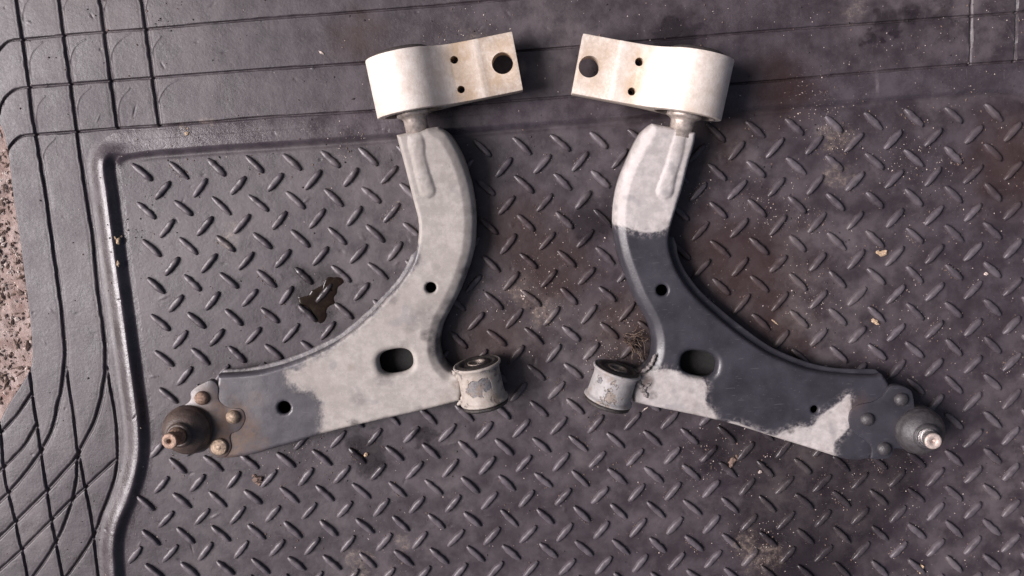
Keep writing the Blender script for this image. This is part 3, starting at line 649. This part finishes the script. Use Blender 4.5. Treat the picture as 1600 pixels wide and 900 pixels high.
build_plate('stamped_plate', armL, outL, [slotloop(617.5, 565.5, 55, 39, -9), circ(673, 449.5, 9), circ(444, 637, 10.5)], [.0058, .0016, .0016], innL,
 [([(649, 213), (651, 226), (654, 245), (660, 270), (668, 298)], ([0, .15, .35, .7, 1], [.0056, .0070, .0056, .0062, .0068]), ([0, .1, .4, .8, 1], [.0008, .0024, .0020, .0026, .0024]))],
 [(350, 645, .014, .0012), (640, 470, .03, .0008), (420, 640, .03, .0006)], M_PL, darkL, ltL,
 [(318, 622, .018, .9), (350, 690, .024, .95), (372, 650, .016, .75), (330, 655, .018, .9), (300, 640, .012, .6), (370, 672, .020, .85), (400, 690, .012, .5), (400, 625, .010, .35), (715, 600, .005, .5), (550, 575, .004, .35), (697, 628, .008, .3)],
 [(670, 525, .007, .8), (680, 500, .007, .5), (700, 478, .006, .5), (676, 548, .006, .7), (560, 520, .0, 0), (662, 494, .011, .42), (641, 512, .006, .3), (632, 540, .005, .3), (683, 535, .005, .9), (700, 575, .005, .8), (727, 425, .005, .7), (738, 330, .004, .5), (560, 622, .009, .36), (616, 470, .004, .45), (655, 640, .005, .4), (585, 470, .004, .5), (680, 415, .004, .3), (664, 480, .012, .2), (600, 660, .006, .35), (722, 440, .006, .45), (648, 408, .005, .4), (598, 590, .009, .4), (695, 565, .005, .7), (552, 660, .004, .8), (735, 270, .005, .3)])
lower_shell(armL, outL, M_DARKIN)
ribbon('welded_flange', [(339, 579), (352, 577), (380, 576), (408, 571), (438, 563), (472, 551), (500, 538), (530, 522), (558, 500), (590, 470), (618, 440), (636, 412), (645, 388)], .0165, .008, armL, M_PL, 1, sdval=.0022)
slab('joint_flange', chain([(338, 716), (328, 708), (325, 700), (318, 706), (291, 709), (272, 700), (262, 672), (274, 642), (289, 632), (297, 625), (297, 614), (304, 606), (316, 599), (330, 594), (340, 603), (342, 625), (356, 636), (378, 640), (383, 655), (374, 672), (360, 680), (361, 700), (352, 714), (338, 716)], step=3), .0284, .006, armL, M_PL,
 [(345, 690, .018, 1), (318, 622, .016, 1), (364, 650, .012, 1), (335, 655, .02, 1), (300, 660, .02, 1)], [(330, 640, .02, .65), (350, 672, .012, .6), (300, 690, .02, .7)])
rivet(at(315.5, 622, .0293), .0066, .0046, armL, M_RSTEEL); rivet(at(364, 651.5, .0293), .0064, .0048, armL, M_RIVET)
rv = from_bm('rivet', lathe([(.0078, -.001), (.0078, .0012), (.0068, .0022), (.0056, .0020), (.0048, .0028), (.0030, .0022), (.0022, .0030), (0, .0026)], frame(at(342.5, 698, .0293), (0, 0, 1)), 30, wob=.08), M_RIVET, armL)
ball_joint(armL, (293.5, 671), .0300, (264, 690), .0665, 1.0, M_BOOTL, M_RSTEEL, M_STUDR, M_BOOTL, 1)
bush(armL, (745, 567), .0262, (758.5, 633), .0222, M_BSHL)
beads('weld_seam', [(706, 579), (716, 588), (722, 600), (724, 615), (721, 627), (714, 633)], .0262, .0019, armL, M_BSHL, 3)
beads('weld_seam', [(757, 586), (764, 598), (767, 612), (764, 624)], .0375, .0016, armL, M_BSHL, 5)
beads('peeled_coating', [(742, 590), (746, 602), (752, 613)], .0405, .0020, armL, M_WELD, 8)
bracket(armL, (637, 131), .0320, (808.5, 96), .0495, -.03, [(785, 98.5, .0091), (710, 94, .0033), (720.5, 140, .0032)], False)
# ---- right arm
armR = thing('control_arm', 'dark painted suspension arm with pale bare patches and grey ball joint, on the right', 'suspension arm', at(1120, 560, 0), 'pair of control arms on the mat')
outR = chain([(1020, 193), (1050, 199), (1088, 207)],
 [(1088, 207), (1085, 225), (1077, 252), (1067, 292), (1056, 328), (1049, 352), (1046, 378), (1050, 400), (1060, 425), (1083, 458), (1114, 488), (1152, 520), (1196, 550), (1230, 566), (1268, 579), (1305, 585), (1345, 588), (1372, 588), (1380, 586)],
 [(1380, 586), (1386, 594), (1392, 604)],
 [(1392, 604), (1388, 640), (1376, 690), (1360, 718)],
 [(1360, 718), (1340, 721), (1322, 719), (1297, 711), (1253, 697), (1214, 685), (1180, 674), (1147, 664), (1098, 652), (1035, 639), (992, 630)],
 [(992, 630), (990, 608), (996, 586)],
 [(996, 586), (1008, 578), (1018, 566), (1023, 546), (1021, 524), (1014, 503), (995, 468), (980, 431), (970, 402), (963, 370), (961, 340), (964, 308), (970, 283), (980, 258), (995, 226), (1008, 204), (1020, 193)], step=2.3)
innR = [(1008, 578), (1018, 566), (1023, 546), (1021, 524), (1014, 503), (995, 468), (980, 431), (970, 402), (963, 370), (961, 340), (964, 308), (970, 283), (980, 258), (995, 226), (1008, 204)]
darkR = [cr([(930, 352), (966, 352), (985, 358), (1005, 363), (1030, 361), (1052, 352), (1120, 400), (1420, 560), (1460, 760), (1000, 760), (900, 620)], 6, True)]
ltR = [cr([(990, 640), (1000, 592), (1030, 578), (1068, 582), (1098, 594), (1104, 604), (1102, 618), (1104, 632), (1116, 646), (1120, 665), (1090, 662), (1035, 655)], 5, True),
       cr([(1326, 616), (1312, 628), (1290, 643), (1280, 650), (1268, 666), (1245, 668), (1225, 674), (1212, 681), (1140, 660), (1140, 672), (1250, 704), (1302, 722), (1304, 692), (1318, 676), (1327, 662), (1328, 640), (1328, 625)], 4, True)]
build_plate('stamped_plate', armR, outR, [slotloop(1092.5, 569.5, 56, 41, 9), circ(1034.5, 453.5, 9.3), circ(1273, 640, 6.4)], [.0058, .0016, .0012], innR,
 [([(1063, 212), (1058, 232), (1052, 255), (1045, 276), (1039, 298)], ([0, .3, .6, 1], [.0050, .0060, .0058, .0072]), ([0, .1, .5, 1], [.0008, .0018, .0019, .0026]))],
 [(1140, 580, .016, .0010), (1330, 650, .02, .0008), (1340, 700, .014, .0016), (1060, 470, .03, .0010)], M_PR, darkR, ltR,
 [(1340, 635, .012, .25), (1005, 595, .008, .5)],
 [(1012, 600, .006, .8), (1020, 618, .005, .6), (1236, 674, .003, .8), (1080, 610, .004, .3), (1090, 650, .01, .3)])
lower_shell(armR, outR, M_DARKIN)
ribbon('welded_flange', [(1060, 372), (1058, 386), (1061, 402), (1072, 425), (1095, 455), (1127, 484), (1163, 513), (1203, 541), (1232, 555), (1268, 568), (1303, 575), (1340, 577), (1366, 577), (1380, 579)], .0185, .009, armR, M_PR, 1)
slab('joint_flange', chain([(1361, 717), (1362, 701), (1351, 687), (1336, 677), (1327, 662), (1328, 645), (1339, 634), (1366, 627), (1380, 618), (1391, 604), (1402, 602), (1415, 605), (1425, 612), (1428, 624), (1432, 640), (1466, 652), (1470, 690), (1440, 708), (1410, 702), (1398, 702), (1393, 714), (1380, 718), (1361, 717)], step=3), .0292, .006, armR, M_PR, [(1340, 640, .01, .2)], [])
for x, y in ((1408, 624), (1355, 655), (1381.5, 701)): rivet(at(x, y, .0293), .0062, .0048, armR, M_BOOTR)
ball_joint(armR, (1436, 672.5), .0300, (1459, 690), .0615, .94, M_BOOTR, M_STEEL, M_STUDEND, M_BOOTR, 1)
bush(armR, (965, 576), .0262, (947.5, 631), .0222, M_BSHR, r=.0196)
beads('weld_seam', [(1001, 582), (1010, 577), (1019, 566), (1024, 553)], .0262, .0017, armR, M_PR if False else M_WELD, 3)
beads('weld_seam', [(992, 590), (999, 600), (1006, 612), (1012, 622)], .0275, .0022, armR, M_WELD, 6)
beads('weld_seam', [(1018, 598), (1010, 604), (1003, 612)], .0275, .0013, armR, M_WELD, 9)
beads('weld_seam', [(949, 604), (952, 612), (950, 622)], .0395, .0012, armR, M_WELD, 11)
bracket(armR, (1079, 133), .0320, (902, 100), .0505, -.03, [(921, 104, .0091), (998.5, 97, .0036), (987, 143, .0034)], True)

# ------------------------------------------------------------------ tread bars onto the mat
olL = [tuple(at_top(*p)[:2]) for p in outL]; olR = [tuple(at_top(*p)[:2]) for p in outR]
pxy = np.array([[v[2], v[3]] for v in vis]); hidden = inside(pxy, [(x, y) for x, y in outL]) | inside(pxy, [(x, y) for x, y in outR])
order = sorted(range(len(vis)), key=lambda i: (vis[i][0], bool(hidden[i]), vis[i][1])); near = order[:300]; rest = order[300:]
for k in near:
    o = link('tread_bar', bars[k % 6], mat_root); o.matrix_world = bar_matrix(vis[k][4], k)
bm = bmesh.new()
for k in rest:
    n0 = len(bm.verts); bm.from_mesh(bars[k % 6]); bm.verts.ensure_lookup_table(); bmesh.ops.transform(bm, matrix=bar_matrix(vis[k][4], k), verts=bm.verts[n0:])
from_bm('more_tread_bars', bm, M_BAR, mat_root, True, 50, kind='stuff')

# ------------------------------------------------------------------ oil puddle, chips, fibres, grit
pd = [(x + 1.2 * math.sin(i * .9), y + 1.2 * math.cos(i * 1.1)) for i, (x, y) in enumerate(cr([(478, 462), (490, 452), (503, 446), (512, 434), (524, 432), (536, 438), (528, 452), (522, 466), (524, 474), (512, 481), (508, 498), (500, 506), (491, 498), (484, 484), (470, 476), (464, 466)], 3.2, True))]; pd = cr(pd, 1.2, True)
bm = bmesh.new(); P = [at(x, y, .0008) for x, y in pd]; c = sum(P, Vector()) / len(P); rings = []
for s, z in ((1.02, -.0006), (1, .0000), (.96, .0003), (.88, .0005), (.5, .0006)): rings.append([bm.verts.new(Vector((c.x + (p.x - c.x) * s, c.y + (p.y - c.y) * s, mat_z(c.x, c.y) + z))) for p in P])
for a, b in zip(rings, rings[1:]):
    for i in range(len(P)): k = (i + 1) % len(P); bm.faces.new((a[i], a[k], b[k], b[i]))
bm.faces.new(rings[-1]); o = from_bm('oil_puddle', bm, M_OIL); o['label'] = 'small glossy brown oil puddle between tread bars left of the pale arm'; o['category'] = 'puddle'
def shard(p, sx, sy, sz, seed, mat, rot=None):
    r = random.Random(seed); bm = bmesh.new(); bmesh.ops.create_icosphere(bm, subdivisions=2, radius=1)
    for v in bm.verts: v.co *= 1 + r.uniform(-.35, .3)
    bmesh.ops.transform(bm, matrix=Matrix.Translation((p[0], p[1], mat_z(p[0], p[1]) + sz * .6)) @ Matrix.Rotation(rot if rot is not None else r.uniform(0, 3), 4, 'Z') @ Matrix.Diagonal((sx, sy, sz, 1)), verts=bm.verts); return bm
def chip(px, py, L, Wd, H, rot, mat, label, cat='wood chip', name='wood_chip', extra=0):
    p = at(px, py); bm = shard(p, L / 2000, Wd / 2000, H / 2000, px + py, mat, R_(rot))
    for k in range(extra):
        q_ = at(px + random.uniform(-9, 9), py + random.uniform(-9, 9)); b2 = shard(q_, L / 4500, Wd / 4500, H / 4500, k + px, mat); me = bpy.data.meshes.new('t'); b2.to_mesh(me); b2.free(); bm.from_mesh(me); bpy.data.meshes.remove(me)
    o = from_bm(name, bm, mat, None, False); o['label'] = label; o['category'] = cat; return o
G = 'loose chips and crumbs on the mat'
for a in [(188, 377, 7, 4.5, 3, 70, M_WOOD, 'crumbly yellow wood chip beside the raised bead at left', 'wood chip', 'wood_chip', 3),
 (190, 411, 6, 2.6, 2, 80, M_WOOD, 'small upright tan splinter beside the raised bead, below the crumbly chip', 'wood chip', 'wood_chip', 0),
 (1379, 395, 9, 5, 3.5, 20, M_WOOD, 'tan wood chip between tread bars upper right of the dark arm', 'wood chip', 'wood_chip', 2),
 (1366, 502, 9, 4, 3, -35, M_WOOD, 'pale pointed wood chip between tread bars above the right ball joint', 'wood chip', 'wood_chip', 0),
 (1210, 503, 8, 1.3, 1.2, -45, M_WOOD, 'thin golden splinter lying above the dark arm in brown stain', 'splinter', 'splinter', 0),
 (1438, 888, 9, 5, 3.5, 70, M_WOOD, 'pale flaky chip at the bottom right edge of the picture', 'wood chip', 'wood_chip', 1),
 (404, 748, 9, 6, 5, 10, M_G2, 'brown dirt crumb just below the left arm', 'dirt crumb', 'dirt_crumb', 3),
 (572, 710, 5, 3.5, 3, 40, M_WOOD, 'tiny tan crumb on a tread bar under the left arm', 'crumb', 'crumb', 1),
 (1143, 722, 10, 6, 5, 60, M_G2, 'curled brown dirt clod below the pale patch of the dark arm', 'dirt clod', 'dirt_clod', 2),
 (1187, 737, 3.4, 2.8, 2.2, 10, M_G1, 'small bright white crumb right of the brown dirt clod', 'crumb', 'crumb', 0),
 (821, 461, 5, 3, 2, 30, M_G1, 'pale flaky crumb midway between the two arms', 'crumb', 'crumb', 3),
 (798, 501, 12, 1.8, 1.4, 50, M_G1, 'whitish fleck streak right of the left arm between tread bars', 'crumb', 'crumb', 1),
 (1008, 639, 6, 1.2, 1.2, 35, M_G1, 'white straw fragment below the dark arm near its bushing', 'splinter', 'splinter', 0),
 (1540, 428, 4, 3, 2, -30, M_G1, 'bright white crumb near the right edge among the tread bars', 'crumb', 'crumb', 0),
 (503, 83, 5, 2, 1.6, -35, M_G1, 'white crumb on the border strip left of the pale bracket', 'crumb', 'crumb', 0),
 (294, 209, 4.5, 3, 2, 20, M_WOOD, 'brown crumb in the yellow smear on the top bead', 'crumb', 'crumb', 1),
 (223, 328, 0, 0, 0, 0, None, '', '', '', 0)]:
    if a[6] is None: continue
    chip(*a)
def tube(bm, P, r, m=5):
    rows = []
    for i, p in enumerate(P):
        tg = (P[min(i + 1, len(P) - 1)] - P[max(i - 1, 0)]).normalized(); s = tg.cross(Vector((0, 0, 1)));
        if s.length < .01: s = Vector((1, 0, 0))
        s.normalize(); u = s.cross(tg); rows.append([bm.verts.new(p + (s * math.cos(2 * math.pi * j / m) + u * math.sin(2 * math.pi * j / m)) * r) for j in range(m)])
    for a, b in zip(rows, rows[1:]):
        for j in range(m): bm.faces.new((a[j], a[(j + 1) % m], b[(j + 1) % m], b[j]))
bm = bmesh.new(); r = random.Random(4)
for k in range(26):
    pts = [(r.uniform(972, 985), r.uniform(521, 541))]
    a = r.uniform(-.35, .55)
    for j in range(5): a += r.uniform(-.5, .6); pts.append((pts[-1][0] + 7 * math.cos(a) * r.uniform(.6, 1.2), pts[-1][1] + 9 * math.sin(a) * r.uniform(.6, 1)))
    zz = [r.uniform(.002, .011) for _ in pts]; cu = cr(pts, 2); tube(bm, [at(x, y, .003 + .008 * abs(math.sin(i * .12 + k))) for i, (x, y) in enumerate(cu)], r.uniform(.00022, .0005))
tube(bm, [at(x, y, .008 + .0 * i) for i, (x, y) in enumerate(cr([(992, 524), (1002, 528), (1007, 540), (1008, 556), (1012, 568)], 2))], .0004)
o = from_bm('fibre_tangle', bm, M_STRAW); o['label'] = 'brown tangle of dry fibres tucked beside the inner bend of the dark arm'; o['category'] = 'fibre tangle'
gz_ref = [1]
def grit(name, n, mat, smin, smax, centers, frac, label=None, zone=None, elong=1.0):
    base = np.array([(1, 0, 0), (-1, 0, 0), (0, 1, 0), (0, -1, 0), (0, 0, 1), (0, 0, -1)], float); tri = np.array([(0, 2, 4), (2, 1, 4), (1, 3, 4), (3, 0, 4), (2, 0, 5), (1, 2, 5), (3, 1, 5), (0, 3, 5)])
    V = []; Fs = []; k = 0
    while k < n:
        if zone: px, py = zone(k)
        elif rng.random() < frac:
            c = centers[rng.integers(len(centers))]; px = c[0] + rng.normal() * c[2]; py = c[1] + rng.normal() * c[2]
        else: px = rng.uniform(-5, 1640); py = rng.uniform(-20, 920)
        if not zone and px < 900 and rng.random() < .35: continue
        if not zone and px < 60 and 180 < py < 660: continue
        s = smin + (smax - smin) * rng.random() ** 3; p = at(px, py); a = rng.uniform(0, 6.28)
        sc = np.array([s * rng.uniform(.7, 1.3 * elong), s * rng.uniform(.6, 1), s * rng.uniform(.4, .8)]); b = base * sc * rng.uniform(.75, 1.2, (6, 1)); x = b[:, 0] * math.cos(a) - b[:, 1] * math.sin(a); y = b[:, 0] * math.sin(a) + b[:, 1] * math.cos(a)
        V.append(np.c_[x + p.x, y + p.y, b[:, 2] + (mat_z(p.x, p.y) if zone is not gz_ref[0] else -.0065) + s * .35]); Fs.append(tri + 6 * k); k += 1
    o = link(name, mesh_np(name, np.concatenate(V), np.concatenate(Fs), mat, False), kind='stuff')
    if label: o['label'] = label; o['category'] = 'grit'
    return o
CL = [(1305, 215, 22), (1420, 250, 30), (1250, 340, 30), (1400, 560, 50), (1380, 640, 60), (840, 430, 25), (850, 480, 22), (1190, 860, 25), (1230, 640, 16), (1190, 320, 30), (1270, 470, 25), (600, 850, 30), (980, 500, 30), (1270, 160, 30), (440, 710, 18), (480, 690, 20), (1100, 720, 26), (720, 60, 30), (900, 430, 40), (1420, 800, 60), (545, 225, 25), (1500, 60, 60), (950, 560, 20), (760, 470, 22), (1500, 300, 60)]
grit('pale_grit', 4200, M_G1, .00016, .00075, CL, .55, 'fine pale grit and dust specks strewn over the rubber mat')
grit('brown_grit', 1900, M_G2, .00025, .0011, CL, .45, 'fine brown dirt crumbs strewn over the rubber mat')
grit('dark_crumbs', 1500, M_G3, .0003, .0012, CL + [(250, 42, 10), (240, 320, 20), (230, 230, 20), (200, 370, 20)], .4, 'black rubber and dirt crumbs strewn over the rubber mat')
seeds = [v for v in vis if v[0] == 0 and (v[2] > 780 or rng.random() < .3)]
def edgez(k):
    g = seeds[(k * k + k // 7) % len(seeds)] if k % 3 else seeds[(k // 90 * 37) % len(seeds)]; a = g[4][2] * R_(46); u = rng.uniform(-.011, .011); v = rng.choice([-1, 1]) * rng.uniform(.002, .0055)
    return g[2] + (u * math.cos(a) - v * math.sin(a)) * 1700, g[3] - (u * math.sin(a) + v * math.cos(a)) * 1700
grit('tread_edge_dirt', 3200, M_G2, .0002, .0010, None, 0, 'crumbly dirt caught against the sides of the tread bars', edgez)
grit('tread_edge_crumbs', 1800, M_G1, .00015, .0006, None, 0, 'pale crumbs caught against the sides of the tread bars', edgez)
def gz(k):
    y = rng.uniform(190, 660); return (rng.uniform(-25, 44), y)
gz_ref[0] = gz
grit('ground_debris', 900, M_G2, .0005, .0028, None, 0, 'red brown leaf crumbs and grit on the concrete left of the mat', gz, 1.8)
grit('ground_pebbles', 500, M_G1, .0005, .0024, None, 0, 'pale stone crumbs on the concrete left of the mat', gz, 1.3)
